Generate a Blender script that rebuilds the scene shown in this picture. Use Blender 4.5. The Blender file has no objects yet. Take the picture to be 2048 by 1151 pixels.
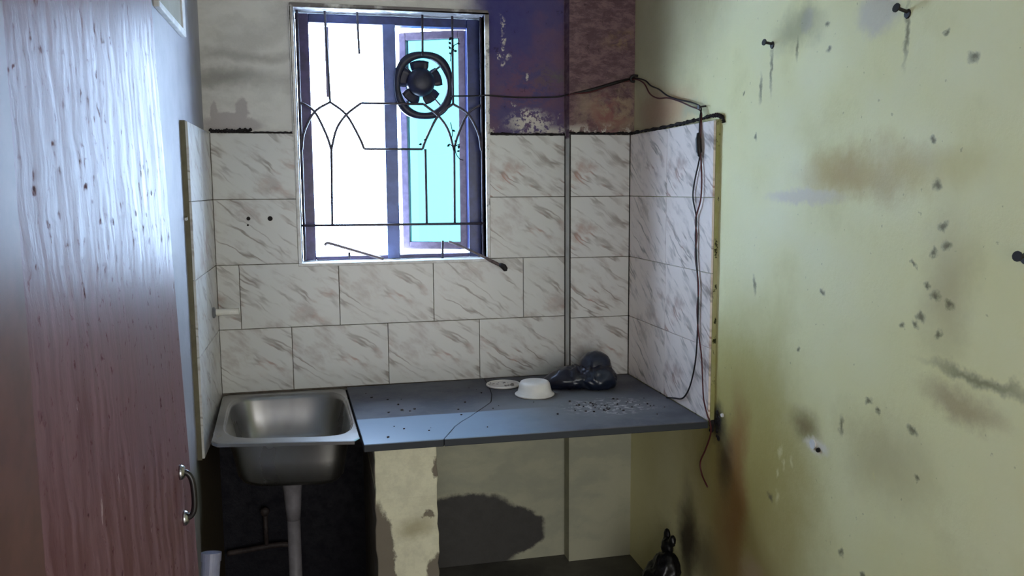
import bpy, bmesh, math, random
from mathutils import Vector, Matrix, noise as mnoise
R = math.radians
random.seed(7)
sc = bpy.context.scene
C = sc.collection

# ------------------------------------------------------------------ camera
CAM = Vector((0.306, -3.3546, 1.5922)); YAW, PITCH, ROLL, FPX = 0.2258, 0.1177, 0.0071, 1671.9
cam = bpy.data.cameras.new('camera'); co = bpy.data.objects.new('camera', cam); C.objects.link(co)
fw = Vector((math.sin(YAW)*math.cos(PITCH), math.cos(YAW)*math.cos(PITCH), -math.sin(PITCH)))
rt = Vector((math.cos(YAW), -math.sin(YAW), 0)); dn = fw.cross(rt)
rr = math.cos(ROLL)*rt + math.sin(ROLL)*dn; dd = -math.sin(ROLL)*rt + math.cos(ROLL)*dn
M = Matrix((rr, -dd, -fw)).transposed().to_4x4(); M.translation = CAM
co.matrix_world = M
cam.sensor_width = 36; cam.lens = FPX/2048*36; cam.clip_start = 0.02
sc.camera = co

# ------------------------------------------------------------------ light
W = bpy.data.worlds.new('sky'); sc.world = W; W.use_nodes = True
bg = W.node_tree.nodes['Background']
bg.inputs['Color'].default_value = (0.51, 0.70, 1.0, 1); bg.inputs['Strength'].default_value = 28
def area(name, loc, rot, sx, sy, energy, col):
    l = bpy.data.lights.new(name, 'AREA'); l.shape = 'RECTANGLE'; l.size = sx; l.size_y = sy
    l.energy = energy; l.color = col
    o = bpy.data.objects.new(name, l); C.objects.link(o); o.location = loc; o.rotation_euler = rot
    return o
# added fill light behind the camera, in place of hall daylight
area('hall_fill', (1.0, -5.0, 1.25), (R(90), 0, R(0)), 2.8, 1.9, 50, (0.98, 0.985, 0.98))
vs = sc.view_settings
vs.view_transform = 'Standard'; vs.look = 'None'; vs.gamma = 1; vs.use_curve_mapping = False
vs.exposure = 0.5

# ------------------------------------------------------------------ mesh helpers
def lin(c):
    return tuple(((v/255)/12.92 if v/255 <= .04045 else ((v/255+.055)/1.055)**2.4) for v in c) + (1,)

class MB:
    def __init__(s): s.v = []; s.f = []
    def add(s, vs_, fs):
        b = len(s.v); s.v += [tuple(v) for v in vs_]; s.f += [tuple(i+b for i in f) for f in fs]; return s
    def box(s, x0, x1, y0, y1, z0, z1):
        return s.add([(x0,y0,z0),(x1,y0,z0),(x1,y1,z0),(x0,y1,z0),(x0,y0,z1),(x1,y0,z1),(x1,y1,z1),(x0,y1,z1)],
                     [(0,3,2,1),(4,5,6,7),(0,1,5,4),(1,2,6,5),(2,3,7,6),(3,0,4,7)])
    def prism(s, poly, z0, z1):
        n = len(poly)
        return s.add([(x,y,z0) for x,y in poly]+[(x,y,z1) for x,y in poly],
                     [tuple(range(n-1,-1,-1)), tuple(range(n,2*n))]+[(i,(i+1)%n,n+(i+1)%n,n+i) for i in range(n)])
    def tube(s, pts, r, n=8, closed=False):
        P = [Vector(p) for p in pts]; rings = []; N = len(P)
        rad = r if isinstance(r, (list, tuple)) else [r]*N
        up = None
        for i in range(N):
            a = P[(i-1) % N] if closed else P[max(i-1,0)]; b = P[(i+1) % N] if closed else P[min(i+1,N-1)]
            t = (b-a).normalized() if (b-a).length > 1e-9 else Vector((0,0,1))
            if up is None:
                up = Vector((0,0,1)) if abs(t.z) < .9 else Vector((1,0,0))
            up = (up - t*up.dot(t))
            up = up.normalized() if up.length > 1e-6 else t.orthogonal().normalized()
            w = t.cross(up)
            rings.append([P[i] + (up*math.cos(2*math.pi*k/n)+w*math.sin(2*math.pi*k/n))*rad[i] for k in range(n)])
        return s.loft(rings, closed_path=closed, caps=not closed)
    def loft(s, rings, closed_path=False, caps=True, cap0=None, cap1=None):
        n = len(rings[0]); m = len(rings); vs_ = [v for r in rings for v in r]; fs = []
        for i in range(m if closed_path else m-1):
            j = (i+1) % m
            for k in range(n): fs.append((i*n+k, i*n+(k+1)%n, j*n+(k+1)%n, j*n+k))
        c0 = caps if cap0 is None else cap0; c1 = caps if cap1 is None else cap1
        if not closed_path:
            if c0: fs.append(tuple(range(n-1,-1,-1)))
            if c1: fs.append(tuple((m-1)*n+k for k in range(n)))
        return s.add(vs_, fs)
    def lathe(s, prof, c, axis='z', n=32):
        rings = []
        for r, h in prof:
            ring = []
            for k in range(n):
                a = 2*math.pi*k/n; p = (r*math.cos(a), r*math.sin(a))
                v = (p[0],p[1],h) if axis == 'z' else ((h,p[0],p[1]) if axis == 'x' else (p[1],h,p[0]))
                ring.append(Vector(v)+Vector(c))
            rings.append(ring)
        return s.loft(rings, caps=True)

def smooth_path(pts, n=6):
    P = [Vector(p) for p in pts]; out = []
    for i in range(len(P)-1):
        a = P[max(i-1,0)]; b = P[i]; c = P[i+1]; d = P[min(i+2,len(P)-1)]
        for k in range(n):
            t = k/n
            out.append(.5*((2*b)+(c-a)*t+(2*a-5*b+4*c-d)*t*t+(3*b-a-3*c+d)*t**3))
    out.append(P[-1]); return out

def obj(name, mb, mat, parent=None, smooth=False, bevel=0, origin=None, seg=2):
    me = bpy.data.meshes.new(name); me.from_pydata([tuple(v) for v in mb.v], [], mb.f)
    bm = bmesh.new(); bm.from_mesh(me); bmesh.ops.remove_doubles(bm, verts=bm.verts, dist=1e-6)
    bmesh.ops.recalc_face_normals(bm, faces=bm.faces); bm.to_mesh(me); bm.free()
    o = bpy.data.objects.new(name, me); C.objects.link(o)
    if mat: me.materials.append(mat)
    off = Vector((0,0,0))
    if parent is not None:
        o.parent = parent; q = parent
        while q: off += q.location; q = q.parent
    if origin == 'base':
        xs = [v.co for v in me.vertices]
        c = Vector(((min(v.x for v in xs)+max(v.x for v in xs))/2, (min(v.y for v in xs)+max(v.y for v in xs))/2, min(v.z for v in xs)))
        o.location = c - off; off = c
    me.transform(Matrix.Translation(-off))
    if smooth:
        for p in me.polygons: p.use_smooth = True
    if bevel:
        b = o.modifiers.new('bevel','BEVEL'); b.width = bevel; b.segments = seg; b.limit_method = 'ANGLE'; b.angle_limit = R(35)
    return o

def tag(o, label, cat, group=None):
    o['label'] = label; o['category'] = cat
    if group: o['group'] = group
    return o
def thing(name, label, cat, loc=(0,0,0), group=None):
    o = bpy.data.objects.new(name, None); C.objects.link(o); o.location = loc; o.empty_display_size = .05
    return tag(o, label, cat, group)
def struct(o, label=None):
    o['kind'] = 'structure'
    if label: o['label'] = label
    return o

# ------------------------------------------------------------------ material helpers
class NT:
    def __init__(s, name, rough=.6, spec=.5, metal=0.0):
        s.m = bpy.data.materials.new(name); s.m.use_nodes = True; s.t = s.m.node_tree
        s.b = s.t.nodes['Principled BSDF']
        s.b.inputs['Roughness'].default_value = rough; s.b.inputs['Specular IOR Level'].default_value = spec
        s.b.inputs['Metallic'].default_value = metal
        s.co = s.t.nodes.new('ShaderNodeTexCoord').outputs['Object']
    def set(s, sock, v):
        if isinstance(v, bpy.types.NodeSocket): s.t.links.new(v, sock)
        else: sock.default_value = v
    def vm(s, op, a, b=None, sc_=None):
        n = s.t.nodes.new('ShaderNodeVectorMath'); n.operation = op; s.set(n.inputs[0], a)
        if b is not None: s.set(n.inputs[1], b)
        if sc_ is not None: s.set(n.inputs['Scale'], sc_)
        return n.outputs['Value'] if op in ('LENGTH','DOT_PRODUCT') else n.outputs['Vector']
    def ma(s, op, a, b=0.0, clamp=False):
        n = s.t.nodes.new('ShaderNodeMath'); n.operation = op; n.use_clamp = clamp
        s.set(n.inputs[0], a); s.set(n.inputs[1], b); return n.outputs[0]
    def noise(s, scale, vec=None, detail=4, rough=.6, out='Fac', dist=0.0):
        n = s.t.nodes.new('ShaderNodeTexNoise'); s.set(n.inputs['Vector'], vec if vec is not None else s.co)
        n.inputs['Scale'].default_value = scale; n.inputs['Detail'].default_value = detail
        n.inputs['Roughness'].default_value = rough; n.inputs['Distortion'].default_value = dist
        return n.outputs[out]
    def rng(s, v, a, b, c=0.0, d=1.0, smooth=True):
        n = s.t.nodes.new('ShaderNodeMapRange'); n.interpolation_type = 'SMOOTHSTEP' if smooth else 'LINEAR'
        for k, x in zip(('Value','From Min','From Max','To Min','To Max'), (v,a,b,c,d)): s.set(n.inputs[k], x)
        return n.outputs['Result']
    def mix(s, f, a, b, mode='MIX'):
        n = s.t.nodes.new('ShaderNodeMix'); n.data_type = 'RGBA'; n.blend_type = mode
        s.set(n.inputs[0], f); s.set(n.inputs[6], a); s.set(n.inputs[7], b); return n.outputs[2]
    def warp(s, amp, scale, base=None, detail=5):
        base = base if base is not None else s.co
        n = s.noise(scale, base, detail, .65, 'Color')
        return s.vm('ADD', base, s.vm('SCALE', s.vm('SUBTRACT', n, (.5,.5,.5)), sc_=amp))
    def blob(s, co_, c, r, soft=.3):
        d = s.vm('LENGTH', s.vm('DIVIDE', s.vm('SUBTRACT', co_, c), r))
        return s.rng(d, 1+soft, 1-soft)
    def sep(s, v):
        n = s.t.nodes.new('ShaderNodeSeparateXYZ'); s.set(n.inputs[0], v); return n.outputs
    def scale(s, v, k): return s.vm('MULTIPLY', v, k)
    def bump(s, h, strength=.3, dist=.01):
        n = s.t.nodes.new('ShaderNodeBump'); n.inputs['Strength'].default_value = strength; n.inputs['Distance'].default_value = dist
        s.set(n.inputs['Height'], h); s.t.links.new(n.outputs[0], s.b.inputs['Normal'])
    def done(s, col=None, rough=None):
        if col is not None: s.set(s.b.inputs['Base Color'], col)
        if rough is not None: s.set(s.b.inputs['Roughness'], rough)
        return s.m

def plain(name, rgb, rough=.5, spec=.5, metal=0, var=.25, scale=30, bump=0):
    t = NT(name, rough, spec, metal); a = lin(rgb); b = tuple(x*(1-var) for x in a[:3])+(1,)
    n = t.noise(scale, None, 4)
    if bump: t.bump(n, bump, .004)
    return t.done(t.mix(t.rng(n, .35, .65), a, b))

# ---- marble print tile
def tile_material(name, base):
    t = NT(name, .22, .45)
    oi = t.t.nodes.new('ShaderNodeObjectInfo')
    step = t.ma('MULTIPLY', t.ma('FLOOR', t.ma('MULTIPLY', oi.outputs['Random'], 5.0)), 3.7)
    p = t.vm('ADD', t.co, t.vm('SCALE', (1,.0,.37), sc_=step))
    m = t.t.nodes.new('ShaderNodeMapping'); m.inputs['Rotation'].default_value = (0, R(-33), 0); t.set(m.inputs['Vector'], p)
    m.inputs['Rotation'].default_value = (0, R(-35), 0)
    q = m.outputs[0]
    wv = t.warp(.045, 7, q, 3)
    st = t.scale(wv, (1.3, 1, 7.5))
    n1 = t.noise(1.9, st, 3, .55)
    ridge = t.ma('ABSOLUTE', t.ma('SUBTRACT', n1, .5))
    vein = t.rng(ridge, .046, .0)
    gate = t.rng(t.noise(5.5, t.scale(q, (1,1,1.6)), 2), .40, .62)
    vein = t.ma('MULTIPLY', vein, gate)
    n2 = t.noise(2.6, t.scale(wv, (2.4, 1, 6.5)), 4, .6)
    soft = t.rng(n2, .50, .70)
    pink = t.rng(t.noise(7, q, 3), .52, .70)
    col = t.mix(t.ma('MULTIPLY', soft, .6), lin(base), lin((160, 146, 138)))
    vc = t.mix(pink, lin((128, 116, 106)), lin((164, 112, 92)))
    col = t.mix(t.ma('MULTIPLY', vein, .8), col, vc)
    col = t.mix(t.ma('MULTIPLY', t.ma('MULTIPLY', soft, pink), .45), col, lin((176, 126, 106)))
    return t.done(col, .28)
tile_mat = tile_material('marble_tile', (206, 204, 198))
lit_pink_tile_mat = tile_material('lit_pinkish_tile', (232, 218, 208))  # same tile, pinker; brighter light on the right return put into its colour
grout_mat = plain('grout', (112, 104, 94), .9, .2, var=.4)
dark_grout = plain('sooty_grout', (42, 38, 38), .9, .2, var=.5, scale=60)
def mortar_material():
    t = NT('mossy_mortar', .9, .2)
    w = t.warp(.03, 20)
    n = t.noise(28, t.scale(w, (1,1,.5)), 4, .7)
    n2 = t.noise(5)
    c = t.mix(t.rng(n2, .4, .6), lin((150, 148, 96)), lin((170, 166, 128)))
    c = t.mix(t.rng(n, .56, .64), c, lin((38, 40, 18)))
    t.bump(n, .5, .006); return t.done(c)
mortar_mat = mortar_material()
clean_mortar = plain('olive_mortar', (118, 112, 92), .9, .2, var=.25, scale=14)

# ---- right wall
def right_wall_material():
    t = NT('yellow_green_limewash', .62, .3)
    w = t.warp(.16, 5); w2 = t.warp(.05, 22); ws = t.warp(.30, 2.4)
    big = t.noise(1.3, None, 3); mid = t.noise(4.5, None, 5)
    c = t.mix(t.rng(big, .35, .65), lin((230, 223, 168)), lin((234, 229, 182)))
    c = t.mix(t.rng(mid, .5, .75, 0, .4), c, lin((208, 200, 148)))
    def B(col, cy, cz, ry, rz, soft=.4, amt=1.0, ww=None):
        nonlocal c
        f = t.blob(ww if ww is not None else w, (1.585, cy, cz), (9, ry, rz), soft)
        c = t.mix(t.ma('MULTIPLY', f, amt), c, lin(col))
    # greyed corner, yellow wash and rust running down beside the worktop
    B((150, 138, 112), -.25, 2.35, .55, .42, .5, .75, ws)
    B((178, 166, 96), -.99, .82, .36, .36, .6, .9, ws)
    B((166, 148, 84), -1.05, .45, .34, .46, .6, .8, ws)
    B((146, 106, 56), -.99, .64, .065, .26, .7, .9)
    B((150, 112, 66), -.93, .42, .09, .28, .8, .6)
    B((196, 168, 142), -1.13, .34, .10, .10, .5, .6)
    B((190, 166, 106), -1.60, 1.622, .24, .055, .8, .7)
    B((184, 156, 100), -1.48, 1.61, .12, .05, .8, .5)
    B((216, 206, 184), -1.31, 1.566, .16, .019, .5, .9, w2)
    B((206, 198, 180), -1.60, 1.995, .075, .05, .4, .85, w2)
    B((214, 206, 186), -1.305, 2.03, .03, .028, .4, .85, w2)
    B((138, 136, 104), -1.27, 2.02, .10, .05, .8, .6)
    B((166, 152, 112), -1.70, .95, .13, .09, .9, .5)
    B((150, 124, 92), -1.91, 1.15, .09, .03, .8, .6)
    B((112, 108, 78), -1.97, 1.215, .12, .012, .9, .75)
    B((122, 104, 62), -1.36, .945, .055, .035, .9, .85, w2)
    B((226, 218, 200), -1.42, .902, .05, .018, .5, .9, w2)
    B((160, 140, 104), -1.86, 1.38, .06, .12, 1.0, .45)
    B((190, 146, 108), -.42, 1.875, .19, .07, .8, .75, w2)
    B((140, 108, 86), -.22, 1.88, .18, .10, .8, .75, w2)
    B((170, 178, 150), -.62, 1.86, .10, .03, .5, .5)
    # soot where the slab is let into the wall, charring near the floor
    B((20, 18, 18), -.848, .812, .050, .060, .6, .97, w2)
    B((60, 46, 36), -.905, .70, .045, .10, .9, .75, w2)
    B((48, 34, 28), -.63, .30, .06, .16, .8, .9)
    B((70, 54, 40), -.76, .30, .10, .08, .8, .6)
    for cy, cz, h in ((-1.13,1.93,.05),(-1.70,1.93,.05),(-1.26,1.965,.025),(-1.07,1.88,.03),(-1.07,1.30,.02),(-1.52,.99,.02)):
        B((96, 88, 62), cy, cz, .007, h, .9, .75, w2)
    for cy, cz, s in ((-1.84,1.51,1),(-1.85,1.47,1.1),(-1.82,1.45,.9),(-1.83,1.36,1.2),(-1.80,1.38,.8),(-1.79,1.31,1.2),(-1.77,1.29,.9),(-1.76,1.42,.7),
                      (-1.87,1.345,1),(-1.85,1.28,.9),(-1.73,1.28,.8),(-1.40,2.0,.8),(-1.41,1.94,.9),(-1.82,1.91,.7),(-1.90,1.85,1.2),(-1.82,1.60,1.2),(-1.80,1.69,.8),
                      (-1.05,1.74,.8),(-.98,1.88,.7),(-1.42,1.32,.9),(-1.32,1.15,.8),(-1.66,1.06,.9),(-1.78,1.05,1.1),(-1.80,.95,.8),(-1.54,.66,1),(-1.63,.64,1),(-1.19,.68,1.3),(-1.62,1.08,.9)):
        B((84, 80, 58), cy, cz, .010*s, .008*s, .8, .8, w2)
    for cy, cz, s in ((-1.26,.80,1),(-1.24,.83,1.4),(-1.30,.82,1),(-1.23,.76,.9),(-1.66,.90,.8),(-1.23,.69,1.2)):
        B((214, 206, 150), cy, cz, .006*s, .012*s, .8, .8, w2)
    sp = t.rng(t.noise(55, None, 3, .5), .70, .76)
    c = t.mix(t.ma('MULTIPLY', sp, .35), c, lin((120, 112, 80)))
    t.bump(t.noise(35, None, 5, .7), .18, .01)
    return t.done(c, t.rng(mid, .3, .7, .5, .75))

# ---- back wall: grey-beige plaster, smoke-stained maroon gloss paint right of the window, bluer towards it
def back_wall_material():
    t = NT('stained_plaster', .7, .3)
    w = t.warp(.12, 6); w2 = t.warp(.06, 16); ws = t.warp(.35, 3)
    X, Y, Z = t.sep(w); x0, y0, z0 = t.sep(t.co)
    n = t.noise(3.5, t.scale(w, (1, 1, 2.2)), 5); fine = t.noise(24, None, 5, .7)
    c = t.mix(t.rng(n, .38, .66), lin((216, 212, 204)), lin((194, 190, 182)))
    def B(col, cx, cz, rx, rz, soft=.4, amt=1.0, ww=None):
        nonlocal c
        f = t.blob(ww if ww is not None else w, (cx, 0, cz), (rx, 9, rz), soft)
        c = t.mix(t.ma('MULTIPLY', f, amt), c, lin(col))
    # upper left: bare cement where the paint flaked
    wp_ = t.warp(.035, 30)
    for bx, bz, brx, brz in ((.0,1.842,.112,.030),(-.02,1.868,.055,.022),(.035,1.895,.024,.045),(-.064,1.885,.013,.040)):
        B((178, 170, 166), bx, bz, brx, brz, .2, 1, wp_)
    B((112, 108, 98), -.02, 2.02, .16, .03, .9, .6)
    B((120, 114, 104), .05, 2.10, .2, .02, .9, .5)
    # lintel zone above the window turning to smoke colours
    dark = t.rng(X, .80, 1.00)
    left_paint = t.mix(t.rng(t.noise(4, w, 4), .42, .60), lin((78, 68, 108)), lin((104, 78, 98)))
    gate = t.rng(t.noise(15, t.scale(w, (1,1,1.8)), 5, .7), .40, .62)
    gt_ = lambda f, a=1.0: t.ma('MULTIPLY', t.ma('MULTIPLY', f, gate), a)
    left_paint = t.mix(gt_(t.blob(w, (1.12,0,2.02), (.15,9,.12), .7), .9), left_paint, lin((112, 76, 92)))
    left_paint = t.mix(gt_(t.blob(w, (1.26,0,2.05), (.07,9,.045), .8), .7), left_paint, lin((92, 92, 84)))
    left_paint = t.mix(t.blob(w, (1.02,0,2.30), (.16,9,.22), .9), left_paint, lin((62, 58, 112)))
    st = t.noise(14, t.scale(t.warp(.04, 14), (1.2, 1, 3.2)), 5, .75)
    right_paint = t.mix(t.rng(st, .40, .64), lin((88, 64, 70)), lin((122, 96, 96)))
    right_paint = t.mix(gt_(t.blob(w, (1.54,0,2.19), (.08,9,.03), .8), .8), right_paint, lin((140, 116, 80)))
    right_paint = t.mix(t.ma('MULTIPLY', t.blob(w, (1.53,0,1.91), (.17,9,.09), .8), t.rng(t.noise(11, w, 5, .7), .38, .6)), right_paint, lin((150, 130, 108)))
    right_paint = t.mix(gt_(t.blob(w, (1.47,0,1.88), (.06,9,.07), .8), .8), right_paint, lin((128, 78, 74)))
    paint = t.mix(t.rng(x0, 1.300, 1.309), left_paint, right_paint)
    paint = t.mix(t.ma('MULTIPLY', t.rng(fine, .62, .70), .5), paint, lin((40, 32, 40)))
    # soot band under the ceiling of the tiling, chalky flaking just above the tiles
    low = t.ma('MULTIPLY', t.rng(z0, 1.865, 1.82), t.rng(t.noise(22, None, 4, .7), .50, .58))
    paint = t.mix(t.ma('MULTIPLY', low, .9), paint, lin((196, 188, 176)))
    flk = t.rng(t.noise(48, None, 4, .7), .44, .54)
    for cx, cz, rx, rz in ((1.16,1.86,.085,.045),(1.15,1.89,.03,.02),(1.045,2.25,.008,.03),(1.05,2.19,.012,.018),(1.05,2.15,.01,.012),(1.03,2.125,.010,.014),(1.06,2.12,.014,.014),(1.045,2.09,.008,.01),(1.285,1.885,.010,.012),(1.09,1.93,.008,.009),(1.145,2.04,.006,.014)):
        f = t.blob(w2, (cx, 0, cz), (rx, 9, rz), .5)
        paint = t.mix(t.ma('MULTIPLY', t.ma('MULTIPLY', f, flk), .85), paint, lin((206, 198, 184)))
    upper = t.rng(z0, 1.79, 1.80)
    c = t.mix(t.ma('MULTIPLY', dark, upper), c, paint)
    # under the worktop: greenish limewash, cement where it fell away, near-black bay below the sink
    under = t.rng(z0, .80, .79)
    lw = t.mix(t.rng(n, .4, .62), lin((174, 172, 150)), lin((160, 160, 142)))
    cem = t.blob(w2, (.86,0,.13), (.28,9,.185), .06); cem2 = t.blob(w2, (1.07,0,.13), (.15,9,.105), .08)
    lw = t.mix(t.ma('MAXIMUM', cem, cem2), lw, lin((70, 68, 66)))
    bay_dark = t.rng(X, .53, .47)
    lw = t.mix(bay_dark, lw, lin((17, 15, 25)))
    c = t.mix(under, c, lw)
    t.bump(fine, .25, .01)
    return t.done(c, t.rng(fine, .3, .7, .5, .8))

def left_wall_material():
    t = NT('white_gloss_limewash', .5, .15)
    w = t.warp(.1, 6); x0, y0, z0 = t.sep(t.co)
    n = t.noise(4, None, 5)
    c = t.mix(t.rng(n, .4, .65), lin((164, 164, 170)), lin((152, 152, 158)))
    f = t.ma('MULTIPLY', t.rng(t.sep(w)[1], -.60, -.56), t.rng(z0, .74, .72))  # shade under the counter painted into the wall colour
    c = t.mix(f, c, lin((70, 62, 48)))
    f = t.blob(w, (0,-.58,.62), (9,.05,.10), .8)
    c = t.mix(t.ma('MULTIPLY', f, .6), c, lin((140, 150, 146)))
    t.bump(t.noise(30, None, 4), .15, .008)
    return t.done(c)

def door_material():
    t = NT('brown_gloss_paint', .3, .5)
    w = t.warp(.05, 9)
    v = t.noise(9, t.scale(w, (1, 5, .45)), 5, .65); big = t.noise(2.2, w, 4)
    c = t.mix(t.rng(v, .35, .68), lin((100, 64, 66)), lin((128, 96, 102)))
    c = t.mix(t.rng(big, .45, .7, 0, .5), c, lin((110, 86, 96)))
    dirt = t.noise(46, t.scale(w, (1, 1.3, 1.1)), 4, .6)
    c = t.mix(t.ma('MULTIPLY', t.rng(dirt, .68, .73), .7), c, lin((46, 34, 38)))
    wh = t.noise(22, t.scale(w, (1, 3.0, .45)), 4, .6)
    c = t.mix(t.ma('MULTIPLY', t.rng(wh, .68, .74), .7), c, lin((190, 170, 172)))
    t.bump(t.noise(14, t.scale(w, (1, 4, .5)), 5, .7), .12, .006)
    rg = t.ma('ADD', t.rng(v, .3, .7, .38, .50), t.ma('MULTIPLY', t.rng(dirt, .60, .70), .4))
    t.set(t.b.inputs['Specular IOR Level'], t.rng(dirt, .64, .71, .17, .05))
    return t.done(c, rg)

plaster_white = plain('white_plaster', (226, 224, 220), .7, .3, var=.18, scale=18, bump=.2)
hall_mat = plain('hall_paint', (196, 190, 172), .8, .2, var=.1, scale=3)
ceil_mat = plain('ceiling_paint', (206, 204, 196), .8, .2, var=.12, scale=3)
floor_mat = plain('cement_floor', (92, 90, 86), .6, .4, var=.35, scale=6, bump=.2)
rw_mat = right_wall_material(); bw_mat = back_wall_material(); lw_mat = left_wall_material()

# ------------------------------------------------------------------ room shell
TOP = 2.9; CT = .81
WX0, WX1, WZ0, WZ1 = .237, .973, 1.31, 2.282       # window opening
XS, YS = 1.306, -.058                                 # step in the back wall
wb = MB()
wb.box(-.35, WX0, .012, .25, 0, TOP).box(WX1, XS+.02, .012, .25, 0, TOP)
wb.box(WX0, WX1, .012, .25, 0, WZ0-.012).box(WX0, WX1, .012, .25, WZ1+.012, TOP)
wb.box(XS, 1.585, YS, .25, 0, TOP)
wall_back = struct(obj('wall_back', wb, bw_mat))
wall_right = struct(obj('wall_right', MB().box(1.585, 1.80, -2.72, .25, 0, TOP), rw_mat))
wall_left = struct(obj('wall_left', MB().box(-.35, -.105, -2.72, .012, 0, TOP), lw_mat))
struct(obj('floor', MB().box(-.35, 1.80, -2.72, .25, -.1, 0), floor_mat))
struct(obj('floor_hall', MB().box(-1.92, 3.32, -5.52, -2.72, -.1, 0), plain('hall_floor_tile', (206, 200, 186), .5, .4, var=.12, scale=5)))
struct(obj('ceiling', MB().box(-1.8, 3.2, -5.4, .25, TOP, TOP+.12), ceil_mat))
struct(obj('wall_hall_left', MB().box(-1.92, -1.8, -5.4, -2.6, 0, TOP), hall_mat))
struct(obj('wall_hall_right', MB().box(3.2, 3.32, -5.4, -2.6, 0, TOP), hall_mat))
struct(obj('wall_hall_rear', MB().box(-1.92, 3.32, -5.52, -5.4, 0, TOP), hall_mat))
struct(obj('wall_hall_front', MB().box(-1.8, -.35, -2.72, -2.6, 0, TOP).box(1.80, 3.2, -2.72, -2.6, 0, TOP)
           .box(-.105, 1.585, -2.72, -2.6, 2.35, TOP), hall_mat))

# ---- tiles: one shared mesh per size, each tile an object under its wall
cache = {}
def tile_mesh(w, h, th=.008, mat=None):
    mat = mat or tile_mat
    k = (round(w,4), round(h,4), th, mat.name)
    if k not in cache:
        bm = bmesh.new(); bmesh.ops.create_cube(bm, size=1)
        bmesh.ops.scale(bm, vec=(w, th, h), verts=bm.verts)
        bmesh.ops.bevel(bm, geom=[e for e in bm.edges if all(v.co.y < 0 for v in e.verts)], offset=.0012, segments=1, affect='EDGES')
        me = bpy.data.meshes.new('tile'); bm.to_mesh(me); bm.free(); me.materials.append(mat); cache[k] = me
    return cache[k]
def tile(parent, loc, w, h, rz=0, th=.008, mat=None):
    o = bpy.data.objects.new('tile', tile_mesh(w, h, th, mat)); C.objects.link(o)
    o.parent = parent; o.location = loc; o.rotation_euler = (random.uniform(-.0015,.0015), 0, rz + random.uniform(-.0015,.0015))
G = .0022
ROW = [.81, 1.06, 1.31, 1.56, 1.81]
def back_row(r, xs, y=0.0):
    z0, z1 = ROW[r], ROW[r+1]
    for a, b in zip(xs[:-1], xs[1:]):
        tile(wall_back, ((a+b)/2, y+.004, (z0+z1)/2), b-a-G, z1-z0-G)
back_row(0, [-.083, .1875, .5625, .9375, XS])
back_row(1, [-.083, 0, .375, .75, 1.125, XS])
for r in (2, 3):
    back_row(r, [-.083, WX0-.014]); back_row(r, [WX1+.014, XS])
for r in range(4): back_row(r, [XS, 1.564], -.070)
for r in range(4):
    z0, z1 = ROW[r], ROW[r+1]
    for a, b in ((-.070, -.445), (-.445, -.821)):
        tile(wall_right, (1.568, (a+b)/2, (z0+z1)/2), abs(b-a)-G*.7, z1-z0-G, R(-90), mat=lit_pink_tile_mat)
for r in range(4):
    z0, z1 = ROW[r], ROW[r+1]
    if r == 0: z0 = .725
    for a, b in ((0, -.30), (-.30, -.55)):
        tile(wall_left, (-.087, (a+b)/2, (z0+z1)/2), abs(b-a)-G, z1-z0-G, R(90))
gb = MB().box(-.09, WX0-.014, .0065, .0125, .80, 1.81).box(WX1+.014, XS, .0065, .0125, .80, 1.81).box(WX0-.014, WX1+.014, .0065, .0125, .80, 1.309)
gb.box(XS+.001, 1.57, -.0635, -.0575, .80, 1.81)
obj('grout_bed', gb, grout_mat, wall_back)
obj('mortar_bed', MB().box(1.571, 1.5855, -.824, -.058, .785, 1.812), mortar_mat, wall_right)
obj('mortar_bed', MB().box(-.1055, -.0905, -.553, .0, .722, 1.812), clean_mortar, wall_left)
# sooty beads along the top of the tiling and in the corner
def bead(path, r, parent, mat=dark_grout):
    P = smooth_path(path, 14); P = [v + Vector((0, 0, random.uniform(-.0016,.0016))) for v in P]
    return obj('grout_line', MB().tube(P, [r*random.uniform(.6,1.3) for _ in P], 6), mat, parent)
bead([(WX1+.02, .003, 1.813), (1.1, .003, 1.813), (1.2, .003, 1.813), (XS, .003, 1.814)], .0055, wall_back)
bead([(XS, -.066, 1.814), (1.40, -.066, 1.813), (1.48, -.066, 1.814), (1.564, -.066, 1.816)], .0055, wall_back)
bead([(1.566, -.066, 1.816), (1.568, -.3, 1.816), (1.568, -.55, 1.818), (1.570, -.72, 1.822), (1.572, -.80, 1.826), (1.578, -.845, 1.818), (1.582, -.852, 1.80)], .0065, wall_right)
bead([(-.08, .003, 1.815), (.0, .003, 1.814), (.1, .003, 1.812), (WX0-.02, .003, 1.812)], .004, wall_back)
obj('grout_line', MB().tube([(1.5635, -.0705, .81), (1.5635, -.0705, 1.2), (1.5635, -.0705, 1.81)], .0028, 6), dark_grout, wall_back)
obj('grout_line', MB().tube([(XS+.0005, -.0705, .81), (XS+.0005, -.0705, 1.81)], .0022, 6), dark_grout, wall_back)
obj('grout_line', MB().tube([(XS-.001, -.001, .81), (XS-.001, -.001, 1.81)], .0026, 6), dark_grout, wall_back)
# lumpy dark putty over the left end of the tiling
pb = MB()
for i in range(16):
    x = -.078 + i*.0095; pb.lathe([(.001,-.006),(.006+random.random()*.003,-.003),(.006,.003),(.001,.007)], (x, .002, 1.818+random.uniform(-.003,.005)), 'z', 8)
obj('putty', pb, dark_grout, wall_back, smooth=True)
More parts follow.
